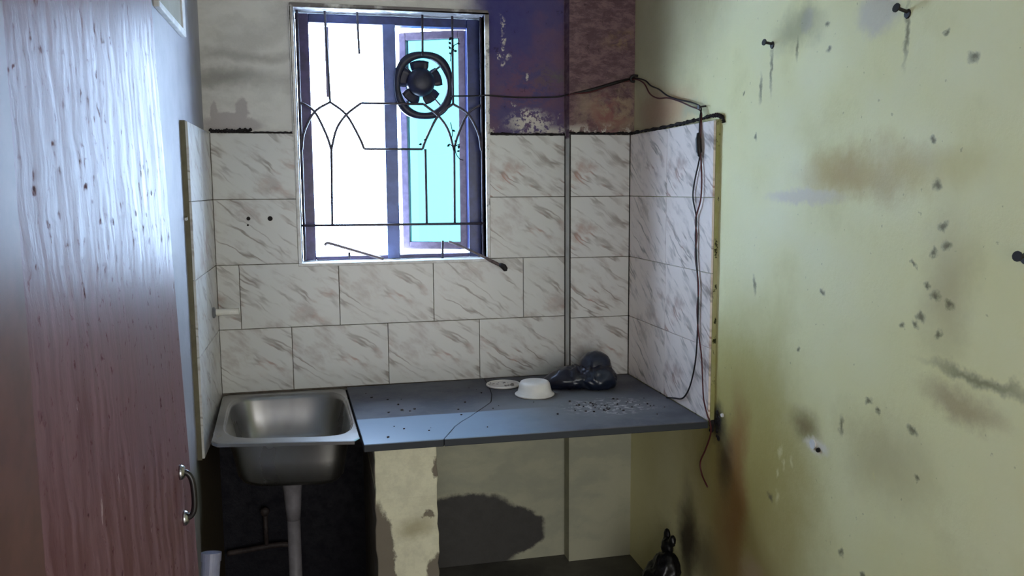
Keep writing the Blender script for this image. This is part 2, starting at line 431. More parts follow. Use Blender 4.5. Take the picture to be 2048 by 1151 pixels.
# black tar smeared where the slab end meets the wall
pb = MB(); rnd = random.Random(4)
for i in range(14):
    y, z, r_ = -.832-rnd.random()*.03, .80+rnd.gauss(0,.022), rnd.uniform(.005,.011)
    pb.lathe([(.001,-.004),(r_*.7,-.003),(r_,0),(r_,.003)], (1.585, y, z), 'x', 7)
for i in range(6):
    pb.lathe([(.001,-.004),(.007,-.003),(.009,0),(.009,.002)], (1.574+rnd.random()*.008, -.824, .80+rnd.gauss(0,.02)), 'y', 7)
obj('tar_smear', pb, dark_grout, wall_right, smooth=True)
# drilled holes with dark plugs in the tile left of the window
for x, z, r in ((.043, 1.487, .0075), (.123, 1.486, .0095), (.040, 1.462, .004)):
    obj('plugged_hole', MB().lathe([(.001,-.002),(r*.7,-.002),(r,-.0005),(r,.004)], (x, 0, z), 'y', 12), dark_grout, wall_back, smooth=True)

# ------------------------------------------------------------------ window
frame_mat = plain('purple_brown_frame_paint', (78, 66, 112), .35, .5, var=.45, scale=22, bump=.15)
dark_frame = plain('navy_frame_paint', (52, 62, 116), .35, .5, var=.4, scale=22, bump=.15)
iron_mat = plain('grille_iron', (70, 62, 74), .5, .5, var=.5, scale=60, bump=.2)
sash_mat = plain('sash_wood', (128, 112, 122), .5, .4, var=.3, scale=30)
win = struct(bpy.data.objects.new('window_1', None)); C.objects.link(win); win.location = (.605, .12, 1.31)
def ring(x0,x1,z0,z1,w,y0,y1,mb=None):
    mb = mb or MB()
    mb.box(x0, x0+w, y0, y1, z0, z1).box(x1-w, x1, y0, y1, z0, z1).box(x0+w, x1-w, y0, y1, z0, z0+w).box(x0+w, x1-w, y0, y1, z1-w, z1)
    return mb
# plaster lining of the opening, with a lip standing around it
def dirty_plaster():
    t = NT('dirty_white_plaster', .7, .3); w = t.warp(.08, 12); x0, y0, z0 = t.sep(w)
    n = t.noise(20, None, 5, .7)
    c = t.mix(t.rng(n, .4, .7), lin((232, 230, 226)), lin((204, 198, 190)))
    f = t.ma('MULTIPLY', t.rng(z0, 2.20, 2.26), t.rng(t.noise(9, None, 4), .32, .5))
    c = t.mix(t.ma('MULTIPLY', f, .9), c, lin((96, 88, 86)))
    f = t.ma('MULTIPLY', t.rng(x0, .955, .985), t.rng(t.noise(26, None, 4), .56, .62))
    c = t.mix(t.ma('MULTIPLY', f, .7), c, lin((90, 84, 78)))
    t.bump(n, .4, .01); return t.done(c)
tr = MB()
tr.box(WX0-.014, WX0, -.004, .25, WZ0, WZ1).box(WX1, WX1+.014, -.004, .25, WZ0, WZ1)
tr.box(WX0-.014, WX1+.014, -.004, .25, WZ1, WZ1+.014).box(WX0-.014, WX1+.014, -.006, .25, WZ0-.013, WZ0)
struct(obj('trim_1', tr, dirty_plaster(), bevel=.003))
FY0, FY1 = .10, .15
FX0, FX1, FZ0, FZ1 = WX0+.004, WX1-.003, WZ0+.003, WZ1-.004
obj('jamb', MB().box(FX0, FX0+.05, FY0, FY1, FZ0, FZ1), frame_mat, win, bevel=.003)
obj('jamb', MB().box(FX1-.052, FX1, FY0, FY1, FZ0, FZ1), dark_frame, win, bevel=.003)
obj('head', MB().box(FX0+.05, FX1-.052, FY0, FY1, FZ1-.034, FZ1), dark_frame, win, bevel=.003)
obj('bottom_rail', MB().box(FX0+.05, FX1-.052, FY0, FY1, FZ0, FZ0+.014), frame_mat, win, bevel=.003)
obj('mullion', MB().box(.577, .628, FY0-.005, FY1, FZ0, FZ1-.03), plain('flare_blue_paint', (104, 122, 182), .4, .5, var=.3, scale=14), win, bevel=.004)  # lens flare tint put into the mullion colour
# right sash, hinged on the right jamb, pushed ajar outwards
sash = bpy.data.objects.new('sash', None); C.objects.link(sash); sash.parent = win
HX, HY = .918, .152
sash.location = Vector((HX, HY, 1.34)) - win.location
SW, SH = .288, .905
def sobj(name, mb, mat, **k):
    o = obj(name, mb, mat, None, **k); o.parent = sash; return o
b_ = 0.036
sobj('sash_frame', ring(-SW, 0, 0, SH, .030, 0, .03), sash_mat, bevel=.003)
g = NT('cyan_glass'); gt = g.t
tb = gt.nodes.new('ShaderNodeBsdfTransparent'); tb.inputs['Color'].default_value = (.16, .27, .25, 1)
gl = gt.nodes.new('ShaderNodeBsdfGlossy'); gl.inputs['Roughness'].default_value = .03
fr = gt.nodes.new('ShaderNodeFresnel'); fr.inputs['IOR'].default_value = 1.4
mx = gt.nodes.new('ShaderNodeMixShader'); gt.links.new(fr.outputs[0], mx.inputs[0]); gt.links.new(tb.outputs[0], mx.inputs[1]); gt.links.new(gl.outputs[0], mx.inputs[2])
gt.links.new(mx.outputs[0], gt.nodes['Material Output'].inputs['Surface'])
sobj('pane', MB().box(-SW+.028, -.028, .013, .017, .028, SH-.028), g.m)
sash.rotation_euler = (0, 0, R(-25))
# broken lath of the missing left sash hanging from the head
obj('broken_lath', MB().prism([(.352,.155),(.368,.155),(.368,.165),(.352,.165)], 1.965, 2.24), sash_mat, win, bevel=.002)
# the concrete sunshade over the window, outside
struct(obj('trim_2', MB().box(-.3, 1.5, .25, .50, 2.335, 2.41), plain('sunshade_concrete', (150, 140, 150), .9, .2), bevel=.004))

# iron grille
GY = .045
gr = thing('window_grille', 'thin iron window grille with interlaced pointed arches and a low crossbar', 'grille', (.605, GY, WZ0))
def rod(path, r=.0050, n=6, sm=0, name='rod'):
    P = smooth_path([(x, GY+dy, z) for x, z, dy in path], sm) if sm else [(x, GY+dy, z) for x, z, dy in path]
    obj(name, MB().tube(P, r, n), iron_mat, gr, smooth=True)
rod([(.240,1.455,0),(.972,1.452,0)], .0052, name='crossbar')
rod([(.248,1.315,0),(.250,2.278,0)]); rod([(.966,1.315,0),(.965,2.278,0)])
for x0, z0, x1, z1 in ((.354,2.278,.364,1.934),(.477,2.278,.481,2.12),(.731,2.278,.729,2.12),(.850,2.278,.849,1.934)):
    rod([(x0,z0,0),(x1,z1,0)], .0046)
rod([(.363,1.75,0),(.357,1.455,0)]); rod([(.733,1.754,0),(.733,1.455,0)]); rod([(.850,1.75,0),(.848,1.455,0)])
cx = .606
for s in (-1, 1):
    def q(x): return x if s < 0 else 2*cx-x
    rod([(q(.251),1.932,.004),(q(.303),1.897,.004),(q(.345),1.81,.004),(q(.363),1.75,.004)], sm=6, name='arch')
    rod([(q(.364),1.934,0),(q(.303),1.895,0),(q(.262),1.82,0),(q(.250),1.75,0)], sm=6, name='arch')
    rod([(q(.364),1.934,.004),(q(.424),1.887,.004),(q(.472),1.80,.004),(q(.490),1.754,.004)], sm=6, name='arch')
    rod([(q(.483),1.932,0),(q(.424),1.886,0),(q(.385),1.83,0),(q(.363),1.75,0)], sm=6, name='arch')
rod([(.483,1.932,0),(.729,1.932,0)]); rod([(.490,1.754,.004),(.722,1.754,.004)], .0046)
rod([(.42,1.318,.0),(.42,1.345,0)]); rod([(.795,1.312,0),(.797,1.385,0)])

# exhaust fan hung in the grille
fan_mat = plain('sooty_fan_metal', (34, 36, 62), .45, .5, var=.4, scale=40)
FC = Vector((.735, .075, 2.008))
fan = thing('exhaust_fan', 'small black round exhaust fan hung in the right half of the window', 'fan', (FC.x, FC.y, FC.z-.132))
def sq(a, rx, rz, e):
    c, s = math.cos(a), math.sin(a)
    return Vector((math.copysign(abs(c)**e, c)*rx, 0, math.copysign(abs(s)**e, s)*rz))
N = 56; rings_ = []
for rx, rz, e, y in ((.117,.132,.78,-.012),(.117,.132,.78,.020),(.098,.112,.95,.024),(.094,.107,1.0,.0),(.098,.112,.95,-.014)):
    rings_.append([FC + sq(2*math.pi*k/N, rx, rz, e) + Vector((0,y,0)) for k in range(N)])
obj('housing', MB().loft(rings_, closed_path=True), fan_mat, fan, smooth=True)
obj('motor', MB().lathe([(.001,-.044),(.028,-.044),(.042,-.037),(.055,-.020),(.057,.012),(.048,.018),(.001,.018)], FC+Vector((-.012,0,.012)), 'y', 28), fan_mat, fan, smooth=True)
hc = FC + Vector((-.012, .012, .012))
for i in range(5):
    a0 = R(20) + i*R(72); mb = MB(); rows = []
    for j in range(6):
        r = .040 + (.049)*j/5; wd = R(25 + 6*math.sin(math.pi*min(1,(j+.6)/5.2)))
        for k in range(5):
            u = k/4*2-1; a = a0 + wd*u
            rows.append(hc + Vector((r*math.cos(a), .010*u, r*math.sin(a))))
    fs = [(j*5+k, j*5+k+1, (j+1)*5+k+1, (j+1)*5+k) for j in range(5) for k in range(4)]
    bo = obj('blade', mb.add(rows, fs), fan_mat, fan, smooth=True)
    so = bo.modifiers.new('solid','SOLIDIFY'); so.thickness = .002
for a in (R(45), R(135), R(225), R(315)):
    obj('bracket', MB().tube([hc+Vector((.03*math.cos(a), .006, .03*math.sin(a))), FC+Vector((.106*math.cos(a), .016, .118*math.sin(a)))], .004, 6), fan_mat, fan)

# dried vine caught in the grille
vine_mat = plain('dried_vine', (34, 36, 40), .8, .2, var=.4)
def vine(label, base, pts, leaves, seed):
    rnd = random.Random(seed); v = thing('dried_vine', label, 'vine', base, 'dried vine scraps in the grille')
    for path in pts: obj('stem', MB().tube(smooth_path(path, 5), .0018, 5), vine_mat, v, smooth=True)
    for (x, y, z) in leaves:
        a = rnd.uniform(0, 6.28); L = rnd.uniform(.010, .02); d = Vector((math.cos(a), .25, math.sin(a))); p = Vector((-d.z, .3, d.x))
        o0 = Vector((x,y,z)); w_ = L*.32
        obj('leaf', MB().add([o0, o0+d*L*.5+p*w_+Vector((0,.001,0)), o0+d*L, o0+d*L*.5-p*w_, o0+d*L*.5+Vector((0,.004,0))],
                             [(0,1,4),(1,2,4),(2,3,4),(3,0,4)]), vine_mat, v)
vine('dry twig with shrivelled leaves above the exhaust fan', (.85,.045,2.11),
     [[(.850,.034,2.21),(.848,.033,2.17),(.842,.033,2.13),(.838,.034,2.10)],[(.846,.033,2.16),(.86,.030,2.165),(.873,.030,2.175),(.872,.030,2.19)],[(.845,.033,2.15),(.832,.031,2.158)]],
     [(.848,.031,2.18),(.843,.031,2.165),(.855,.031,2.16),(.85,.031,2.14),(.838,.032,2.125),(.865,.030,2.17),(.833,.031,2.158),(.855,.030,2.15),(.846,.031,2.195)], 3)
vine('dry tangled tendril at the grille joint below the exhaust fan', (.85,.045,1.70),
     [[(.828,.033,1.775),(.845,.031,1.765),(.862,.031,1.77),(.872,.031,1.775)],[(.852,.033,1.76),(.856,.031,1.735),(.870,.033,1.715),(.885,.034,1.71)],[(.835,.033,1.86),(.842,.031,1.82),(.836,.032,1.79)]],
     [(.832,.031,1.775),(.846,.030,1.763),(.868,.030,1.773),(.858,.030,1.745),(.840,.030,1.83),(.85,.030,1.775),(.86,.030,1.785),(.72,.033,1.775),(.725,.033,1.79)], 5)

# casement stays
stay_mat = plain('stay_iron', (120, 104, 100), .45, .5, metal=.3, var=.4, scale=50)
s1 = thing('casement_stay', 'bent iron casement stay lying across the left half of the sill', 'window stay', (.44,.06,1.318))
obj('rod', MB().tube(smooth_path([(.326,.115,1.372),(.334,.112,1.380),(.35,.11,1.378),(.45,.07,1.348),(.553,.02,1.3175)],5), .006, 8), stay_mat, s1, smooth=True)
s2 = thing('casement_stay', 'iron casement stay with a black knob sticking out past the right sill edge', 'window stay', (.95,-.01,1.27))
obj('rod', MB().tube(smooth_path([(.828,.075,1.378),(.86,.05,1.366),(.95,-.012,1.322),(.985,-.034,1.302),(1.020,-.052,1.284)],5), [.005]*12+[.007]*9, 8), stay_mat, s2, smooth=True)
knob_mat = plain('black_rubber', (30, 26, 26), .6, .3)
obj('knob', MB().tube([(1.012,-.048,1.289),(1.020,-.052,1.286),(1.030,-.056,1.280),(1.036,-.058,1.270),(1.037,-.058,1.262)], [.006,.010,.012,.011,.006], 10), knob_mat, s2, smooth=True)

# ------------------------------------------------------------------ door against the left wall
door = struct(bpy.data.objects.new('door_1', None)); C.objects.link(door)
DX, DY0, DY1 = .061, -2.70, -1.655
door.location = (DX, DY0, .02)
o = obj('door_leaf', MB().box(DX-.035, DX, DY0, DY1, .02, 2.08), door_material(), door, bevel=.0025)
chrome = plain('worn_chrome', (190, 190, 196), .25, .5, metal=1, var=.3)
blk = plain('black_handle', (24, 20, 22), .35, .5)
hy, hz = -1.765, 1.035
hnd = obj('door_handle', MB().tube(smooth_path([(DX-.002,hy,hz+.044),(DX+.012,hy,hz+.042),(DX+.020,hy,hz+.028),(DX+.022,hy,hz),(DX+.020,hy,hz-.028),(DX+.012,hy,hz-.042),(DX-.002,hy,hz-.044)],5), .0055, 10), blk, door, smooth=True)
for z in (hz+.044, hz-.044):
    obj('rosette', MB().lathe([(.014,-.001),(.014,.004),(.010,.009),(.003,.010)], (DX, hy, z), 'x', 16), chrome, hnd, smooth=True)
for z in (.3, 1.1, 1.85):
    obj('hinge', MB().lathe([(.006,-.045),(.006,.045)], (DX+.006, DY0-.003, z), 'z', 10), chrome, door, smooth=True)
door.rotation_euler = (0, R(-1.55), R(-0.5))
struct(obj('trim_3', MB().box(-.105, .11, -2.84, -2.73, 0, 2.12), plain('door_post_paint', (96, 66, 62), .4, .5), bevel=.003))

# switch recess board high on the left wall
sb = thing('switch_board', 'beige electrical back box high on the white left wall, above the door edge', 'electrical box', (-.105, -.68, 2.075))
beige = plain('beige_board', (150, 142, 122), .7, .3, var=.15, scale=12)
obj('board', MB().box(-.1055, -.094, -.885, -.49, 2.10, 2.40), beige, sb, bevel=.002)
obj('edge', MB().box(-.1055, -.089, -.90, -.43, 2.082, 2.100).box(-.1055, -.089, -.487, -.43, 2.100, 2.42), plaster_white, sb, bevel=.003)
nl = thing('nail', 'small bright nail in the olive edge of the left wall tiling', 'nail', (-.098, -.556, 1.51))
nm = plain('nail_steel', (180, 178, 170), .35, .5, metal=.8)
obj('shank', MB().tube([(-.098,-.552,1.512),(-.094,-.60,1.507)], .0022, 8), nm, nl)
obj('head', MB().lathe([(.001,-.602),(.005,-.602),(.005,-.600),(.001,-.600)], (-.094,0,1.507), 'y', 12), nm, nl)

# white pipe stub for the tap
pvc = plain('white_pvc', (232, 228, 216), .4, .5, var=.1)
greyp = plain('grey_collar', (120, 122, 126), .5, .5)
tp = thing('tap_stub', 'short white plastic tap stub poking out of the left tiles above the sink', 'pipe stub', (-.083, -.16, 1.151))
obj('pipe', MB().tube([(-.084,-.16,1.151),(-.05,-.16,1.152),(.008,-.16,1.152)], .0125, 16), pvc, tp, smooth=False)
obj('collar', MB().lathe([(.020,-.001),(.020,.006),(.013,.010),(.012,.012)], (-.083,-.16,1.151), 'x', 18), greyp, tp, smooth=True)

# ------------------------------------------------------------------ worktop slab, cracked in two
def slab_material():
    t = NT('black_stone_slab', .25, .5)
    t.co = t.vm('ADD', t.co, (.98, -.41, .785))   # part origin to room coordinates
    w = t.warp(.06, 10); w2 = t.warp(.02, 30); n = t.noise(7, w, 5); f = t.noise(60, None, 4)
    c = t.mix(t.rng(n, .35, .65), lin((68, 70, 78)), lin((88, 88, 94)))
    c = t.mix(t.ma('MULTIPLY', t.rng(f, .58, .72), .5), c, lin((104, 100, 98)))
    dust = t.blob(t.warp(.05, 9), (1.16, -.52, .81), (.30, .20, 9), .7)
    c = t.mix(t.ma('MULTIPLY', dust, .5), c, lin((128, 128, 126)))
    wht = t.ma('MULTIPLY', t.blob(w2, (1.31,-.55,.81), (.14,.10,9), .6), t.rng(t.noise(46, None, 3), .53, .60))
    c = t.mix(t.ma('MULTIPLY', wht, .8), c, lin((178, 172, 170)))
    # film of dried dust on the back half, painted window sheen on cleaner front
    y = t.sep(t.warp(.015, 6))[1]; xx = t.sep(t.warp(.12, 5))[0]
    wiped_sheen = t.ma('MULTIPLY', t.rng(y, -.50, -.515), t.rng(xx, 1.15, .75))
    wiped_sheen = t.ma('MULTIPLY', wiped_sheen, t.rng(t.sep(t.co)[2], .806, .809))
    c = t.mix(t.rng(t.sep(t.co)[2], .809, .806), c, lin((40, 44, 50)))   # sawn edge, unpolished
    rough = t.rng(wiped_sheen, 0, 1, .7, .38, smooth=False)
    c = t.mix(t.ma('MULTIPLY', wiped_sheen, .9), c, lin((126, 150, 174)))
    return t.done(c, rough)
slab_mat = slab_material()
wt = thing('worktop', 'black stone kitchen worktop slab with a crack, right of the steel sink', 'worktop', (.98, -.41, .785))
crack = [(.668,-.802),(.690,-.752),(.724,-.671),(.757,-.616),(.795,-.562),(.850,-.475),(.905,-.385),(.93,-.28),(.945,-.16),(.955,.0)]
gap = .0022
Lp = [(.392,-.012),(.419,-.800)] + [(x-gap*.5, y) for x, y in crack[:]] 
Lp[-1] = (crack[-1][0]-gap*.2, 0.0-.001)
Rp = [(x+gap*.5, y) for x, y in crack] + [(XS-.001,-.001),(XS-.001,-.0715),(1.5635,-.0715),(1.5635,-.823)]
Rp[len(crack)-1] = (crack[-1][0]+gap*.2, -.001)
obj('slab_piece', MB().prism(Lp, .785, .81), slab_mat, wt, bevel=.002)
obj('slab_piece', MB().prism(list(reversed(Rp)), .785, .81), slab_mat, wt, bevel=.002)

# support pillar with flaking limewash
def pillar_material():
    t = NT('flaking_limewash', .8, .2)
    w = t.warp(.07, 14); n = t.noise(16, None, 5, .7); X, Y, Z = t.sep(w)
    c = t.mix(t.rng(n, .38, .66), lin((208, 204, 178)), lin((192, 188, 164)))
    cem = lin((112, 104, 92))
    f = t.ma('MAXIMUM', t.blob(w, (.455,-.78,.40), (.055,9,.20), .08), t.blob(w, (.650,-.78,.715), (.020,9,.035), .15))
    f = t.ma('MAXIMUM', f, t.blob(w, (.655,-.78,.36), (.045,9,.06), .12))
    f = t.ma('MAXIMUM', f, t.blob(w, (.615,-.78,.555), (.014,9,.010), .3))
    side_shade = t.rng(t.sep(t.co)[0], .452, .4505)  # left face in shade, painted in the darker cement colour
    f = t.ma('MAXIMUM', f, side_shade)
    c = t.mix(f, c, cem)
    c = t.mix(t.ma('MULTIPLY', t.blob(w, (.575,-.78,.52), (.05,9,.03), .8), .6), c, lin((140, 130, 98)))
    t.bump(t.ma('SUBTRACT', t.ma('MULTIPLY', n, .3), f), .5, .006)
    return t.done(c)
random.seed(11)
pl = []
nz = 24
for i in range(nz+1):
    z = .7848*i/nz; j = lambda a: random.uniform(-a, a)
    pl.append([(.450+j(.003), -.780+j(.002), z), (.648+j(.003), -.780+j(.002), z), (.648, .011, z), (.450, .011, z)])
struct(obj('wall_support', MB().loft(pl), pillar_material(), bevel=.004), 'low support wall with flaking cream limewash under the worktop')

# ------------------------------------------------------------------ sink
def steel_material():
    t = NT('scratched_steel', .3, .5, 1.0)
    n = t.noise(4, t.scale(t.warp(.05, 8), (1, 1, .4)), 3); f = t.noise(70, t.scale(t.co, (1,1,.15)), 3)
    c = t.mix(t.rng(n, .4, .7), lin((168, 167, 166)), lin((142, 140, 138)))
    t.bump(f, .03, .001)
    return t.done(c, t.rng(n, .35, .7, .27, .36))
steel = steel_material()
sk = thing('kitchen_sink', 'stainless steel kitchen sink with a rounded bowl hung between left tiles and worktop', 'sink', (.19, -.34, .0))
FLc, FRc, BLc, BRc = Vector((-.048,-.660)), Vector((.412,-.742)), Vector((-.080,-.004)), Vector((.386,-.010))
def bil(u, v):
    return (FLc*(1-u)+FRc*u)*(1-v) + (BLc*(1-u)+BRc*u)*v
NS = 72
def rr_ring(u0, u1, v0, v1, e, z):
    out = []
    for k in range(NS):
        a = 2*math.pi*(k+.5)/NS; c, s = math.cos(a), math.sin(a)
        u = (u0+u1)/2 + math.copysign(abs(c)**e, c)*(u1-u0)/2; v = (v0+v1)/2 + math.copysign(abs(s)**e, s)*(v1-v0)/2
        p = bil(u, v); out.append(Vector((p.x, p.y, z)))
    return out
def sq_ring(z, ins=0.0):
    out = []
    for k in range(NS):
        a = 2*math.pi*(k+.5)/NS; c, s = math.cos(a), math.sin(a); m = max(abs(c), abs(s))
        u = .5 + c/m*(.5-ins); v = .5 + s/m*(.5-ins); p = bil(u, v); out.append(Vector((p.x, p.y, z)))
    return out
ZR = .806
obj('rim', MB().loft([sq_ring(ZR-.012), sq_ring(ZR-.002), sq_ring(ZR, .006), rr_ring(.055,.985,.075,.955,.42,ZR), rr_ring(.066,.976,.085,.945,.42,ZR-.004)], caps=False), steel, sk, smooth=False)
b_rings = [rr_ring(.066,.976,.085,.945,.42,ZR-.004), rr_ring(.075,.965,.090,.935,.40,ZR-.02), rr_ring(.115,.935,.093,.91,.38,.72),
           rr_ring(.140,.910,.097,.89,.38,.655), rr_ring(.160,.890,.115,.87,.42,.637), rr_ring(.21,.84,.20,.82,.5,.630), rr_ring(.42,.60,.42,.58,.9,.626)]
bo = obj('bowl', MB().loft(b_rings, cap0=False, cap1=True), steel, sk, smooth=True)
so = bo.modifiers.new('solid','SOLIDIFY'); so.thickness = .0015
dc = bil(.53, .36)
obj('strainer', MB().lathe([(.001,.6285),(.030,.6285),(.036,.632),(.042,.6315),(.042,.629)], (dc.x, dc.y, 0), 'z', 24), plain('drain_steel', (120,120,124), .3, .5, metal=1), sk, smooth=True)
drain = plain('grey_drain_plastic', (118, 114, 118), .5, .4, var=.2)
obj('drain_funnel', MB().lathe([(.044,.624),(.044,.600),(.036,.590),(.031,.560),(.027,.500),(.0235,.455)], (dc.x, dc.y, 0), 'z', 24), drain, sk, smooth=True)
obj('drain_pipe', MB().lathe([(.0225,.465),(.0225,.02),(.0225,.0)], (dc.x, dc.y, 0), 'z', 20), drain, sk, smooth=True)
# small supply pipe low in the dark bay under the sink
sp = thing('supply_pipe', 'thin rusty supply pipe low on the dark wall under the sink', 'pipe', (.05, .0, .0))
rust = plain('rusty_iron', (70, 60, 58), .6, .4, var=.5)
obj('pipe', MB().tube(smooth_path([(-.09,-.02,.17),(.0,-.025,.18),(.12,-.03,.19),(.19,-.03,.17)],5), .011, 10), rust, sp, smooth=True)
obj('riser', MB().tube([(.06,-.028,.185),(.06,-.03,.33)], .009, 10), rust, sp, smooth=True)
obj('valve', MB().lathe([(.001,-.05),(.016,-.05),(.018,-.035),(.012,-.03),(.012,-.015)], (.06,0,.335), 'y', 14), rust, sp, smooth=True)

# pipe leaning at the foot of the left wall
lp = thing('plastic_pipe', 'grey plastic pipe leaning at the left wall beside the door edge', 'pipe', (-.06, -.9, 0))
bluep = plain('grey_blue_pvc', (150, 152, 176), .3, .5, var=.1)
obj('pipe', MB().tube([(-.072,-1.02,.0),(-.030,-.90,.548)], .026, 24), bluep, lp)
obj('end_cap', MB().tube([(-.0315,-.904,.530),(-.0297,-.8987,.553)], .0285, 24), bluep, lp)

# ------------------------------------------------------------------ things on the worktop
white_pl = plain('white_plastic', (226, 222, 214), .4, .5, var=.06)
bw = thing('plastic_bowl', 'small white plastic bowl turned upside down on the worktop', 'bowl', (1.088, -.325, CT))
prof = [(.071,.0),(.0725,.002),(.0725,.008),(.069,.010),(.066,.012),(.062,.030),(.058,.046),(.054,.053),(.046,.056),(.02,.0565),(.001,.0565)]
obj('body', MB().lathe(prof, (1.088,-.325,CT), 'z', 40), white_pl, bw, smooth=True)
obj('lip', MB().tube([(1.088+.0725*math.cos(2*math.pi*k/40), -.325+.0725*math.sin(2*math.pi*k/40), CT+.005) for k in range(40)], .0035, 8, closed=True), white_pl, bw, smooth=True)
def lid_material():
    t = NT('soiled_white_plastic', .45, .5)
    n = t.noise(42, t.scale(t.co, (1,.7,1)), 3)
    return t.done(t.mix(t.rng(n, .55, .62), lin((216, 210, 204)), lin((96, 88, 86))))
ld = thing('plastic_cover', 'round white plastic lid speckled with dirt lying behind the upturned bowl', 'lid', (1.005, -.145, CT))
obj('disc', MB().lathe([(.060,.001),(.064,.003),(.064,.006),(.058,.007),(.056,.0045),(.02,.0045),(.001,.0045)], (1.005,-.145,CT), 'z', 40), lid_material(), ld, smooth=True)
obj('rim', MB().tube([(1.005+.065*math.cos(2*math.pi*k/40), -.145+.065*math.sin(2*math.pi*k/40), CT+.0055) for k in range(40)], .0045, 8, closed=True), white_pl, ld, smooth=True)

# dark plastic bags: radial surfaces of smooth unions of ellipsoids with creases
def bag_mesh(center, ells, zmin, amp, seed, nu=72, nv=44, k=18):
    c = Vector(center)
    def field(p):
        s = 0
        for ec, er in ells:
            d = Vector(((p.x-ec[0])/er[0], (p.y-ec[1])/er[1], (p.z-ec[2])/er[2])).length
            s += math.exp(-6*(d-1))
        return s
    rings = []
    for i in range(nv+1):
        th = math.pi*(i/nv); ring = []
        for j in range(nu):
            ph = 2*math.pi*j/nu; d = Vector((math.sin(th)*math.cos(ph), math.sin(th)*math.sin(ph), math.cos(th)))
            lo, hi = 0.0, .4
            for _ in range(22):
                m = (lo+hi)/2
                if field(c+d*m) > 1: lo = m
                else: hi = m
            p = c + d*lo
            q = p*26 + Vector((seed, 0, 0)); n1 = 1-2*abs(mnoise.noise(q)); n2 = 1-2*abs(mnoise.noise(q*2.3+Vector((9,3,1))))
            p = p + d*amp(p)*(n1*.8+n2*.45-.5)
            p.z = max(p.z, zmin + .0005); ring.append(p)
        rings.append(ring)
    return MB().loft(rings, caps=False)
bag_mat = NT('dark_blue_polythene', .28, .55)
bag_mat.done(bag_mat.mix(bag_mat.rng(bag_mat.noise(9), .4, .6), lin((18, 20, 36)), lin((24, 32, 48))))
bag_mat = bag_mat.m
bg_ = thing('plastic_bag', 'dark navy plastic bag with a round lump inside, slumped in the worktop corner', 'bag', (1.31, -.24, CT))
ball = (1.366, -.22, .882)
obj('body', bag_mesh((1.31,-.245,.85), [((1.265,-.235,.846),(.085,.065,.050)), ((1.205,-.225,.834),(.05,.05,.032)), ((1.365,-.270,.845),(.070,.064,.054))], CT,
                     lambda p: .013, 3.1), bag_mat, bg_, smooth=True)
obj('lump', bag_mesh(ball, [(ball,(.066,.060,.064))], CT, lambda p: .0035, 8.7, 48, 30), bag_mat, bg_, smooth=True)

# crumbs of charcoal and plaster
cm = MB(); rnd = random.Random(5)
for i in range(90):
    if i < 50: x, y = rnd.gauss(1.30,.06), rnd.gauss(-.55,.055)
    else: x, y = rnd.uniform(.46,1.5), rnd.uniform(-.76,-.1)
    if x > 1.54 or (y < -.8) or (x > .90 and y > -.42): continue
    s = rnd.uniform(.0015,.0048); a = rnd.uniform(0,3)
    pts = [(x+s*math.cos(a+t)*rnd.uniform(.6,1.2), y+s*math.sin(a+t)*rnd.uniform(.6,1.2)) for t in (0,1.3,2.6,3.9,5.2)]
    cm.prism(pts, CT, CT+s*rnd.uniform(.5,1))
o = obj('debris_crumbs', cm, plain('charcoal_crumbs', (62, 56, 54), .9, .2, var=.6, scale=90))
o['kind'] = 'stuff'; o['label'] = 'charcoal and plaster crumbs scattered over the black worktop'; o['category'] = 'debris'

# black bag on the floor against the right wall
bb = thing('plastic_bag', 'black crumpled bag slumped on the floor against the right wall under the worktop', 'bag', (1.50, -.58, 0))
blackp = plain('black_polythene', (14, 13, 16), .35, .5, var=.3)
obj('body', bag_mesh((1.50,-.60,.12), [((1.50,-.60,.10),(.072,.10,.12)), ((1.515,-.61,.20),(.045,.05,.06))], 0.0, lambda p: .012, 5.5, 56, 36), blackp, bb, smooth=True)
obj('knot', bag_mesh((1.535,-.585,.275), [((1.53,-.585,.265),(.02,.028,.035)), ((1.535,-.565,.305),(.012,.016,.022)), ((1.535,-.61,.300),(.012,.016,.020))], 0.0, lambda p: .008, 2.2, 32, 24), blackp, bb, smooth=True)

# ------------------------------------------------------------------ wires
wblk = plain('black_wire', (26, 22, 22), .5, .4); wred = plain('dark_red_wire', (84, 34, 34), .5, .4)
wr = thing('fan_wire', 'twisted black and red wires running from the exhaust fan to the worktop end', 'wire', (1.55, -.5, .82))
back = [(.84,.040,1.965),(.93,.012,1.964),(.975,-.010,1.965),(1.08,-.004,1.960),(1.19,-.004,1.961),(1.27,-.010,1.964),(1.303,-.040,1.970),(1.32,-.066,1.972),(1.38,-.068,1.984),(1.44,-.068,2.000),(1.50,-.068,2.018),(1.555,-.070,2.033)]
def off(path, a, seed, tw=0):
    r_ = random.Random(seed); return [Vector(p)+Vector((0, r_.uniform(-a,a)*(1 if tw else .3), r_.uniform(-a,a))) for p in path]
r1 = [(1.571,-.10,2.034),(1.573,-.20,2.012),(1.573,-.26,1.985),(1.573,-.34,1.962),(1.573,-.42,1.930),(1.573,-.52,1.905),(1.573,-.62,1.886),(1.573,-.70,1.862),(1.561,-.722,1.825),(1.557,-.728,1.76),(1.557,-.735,1.70),
      (1.557,-.700,1.62),(1.558,-.685,1.56),(1.558,-.715,1.49),(1.557,-.712,1.43),(1.557,-.722,1.36),(1.557,-.738,1.27),(1.557,-.745,1.18),(1.557,-.742,1.10),(1.557,-.735,1.02),(1.557,-.715,.95),(1.557,-.68,.885),(1.557,-.63,.842),(1.556,-.56,.826),(1.553,-.50,.8135)]
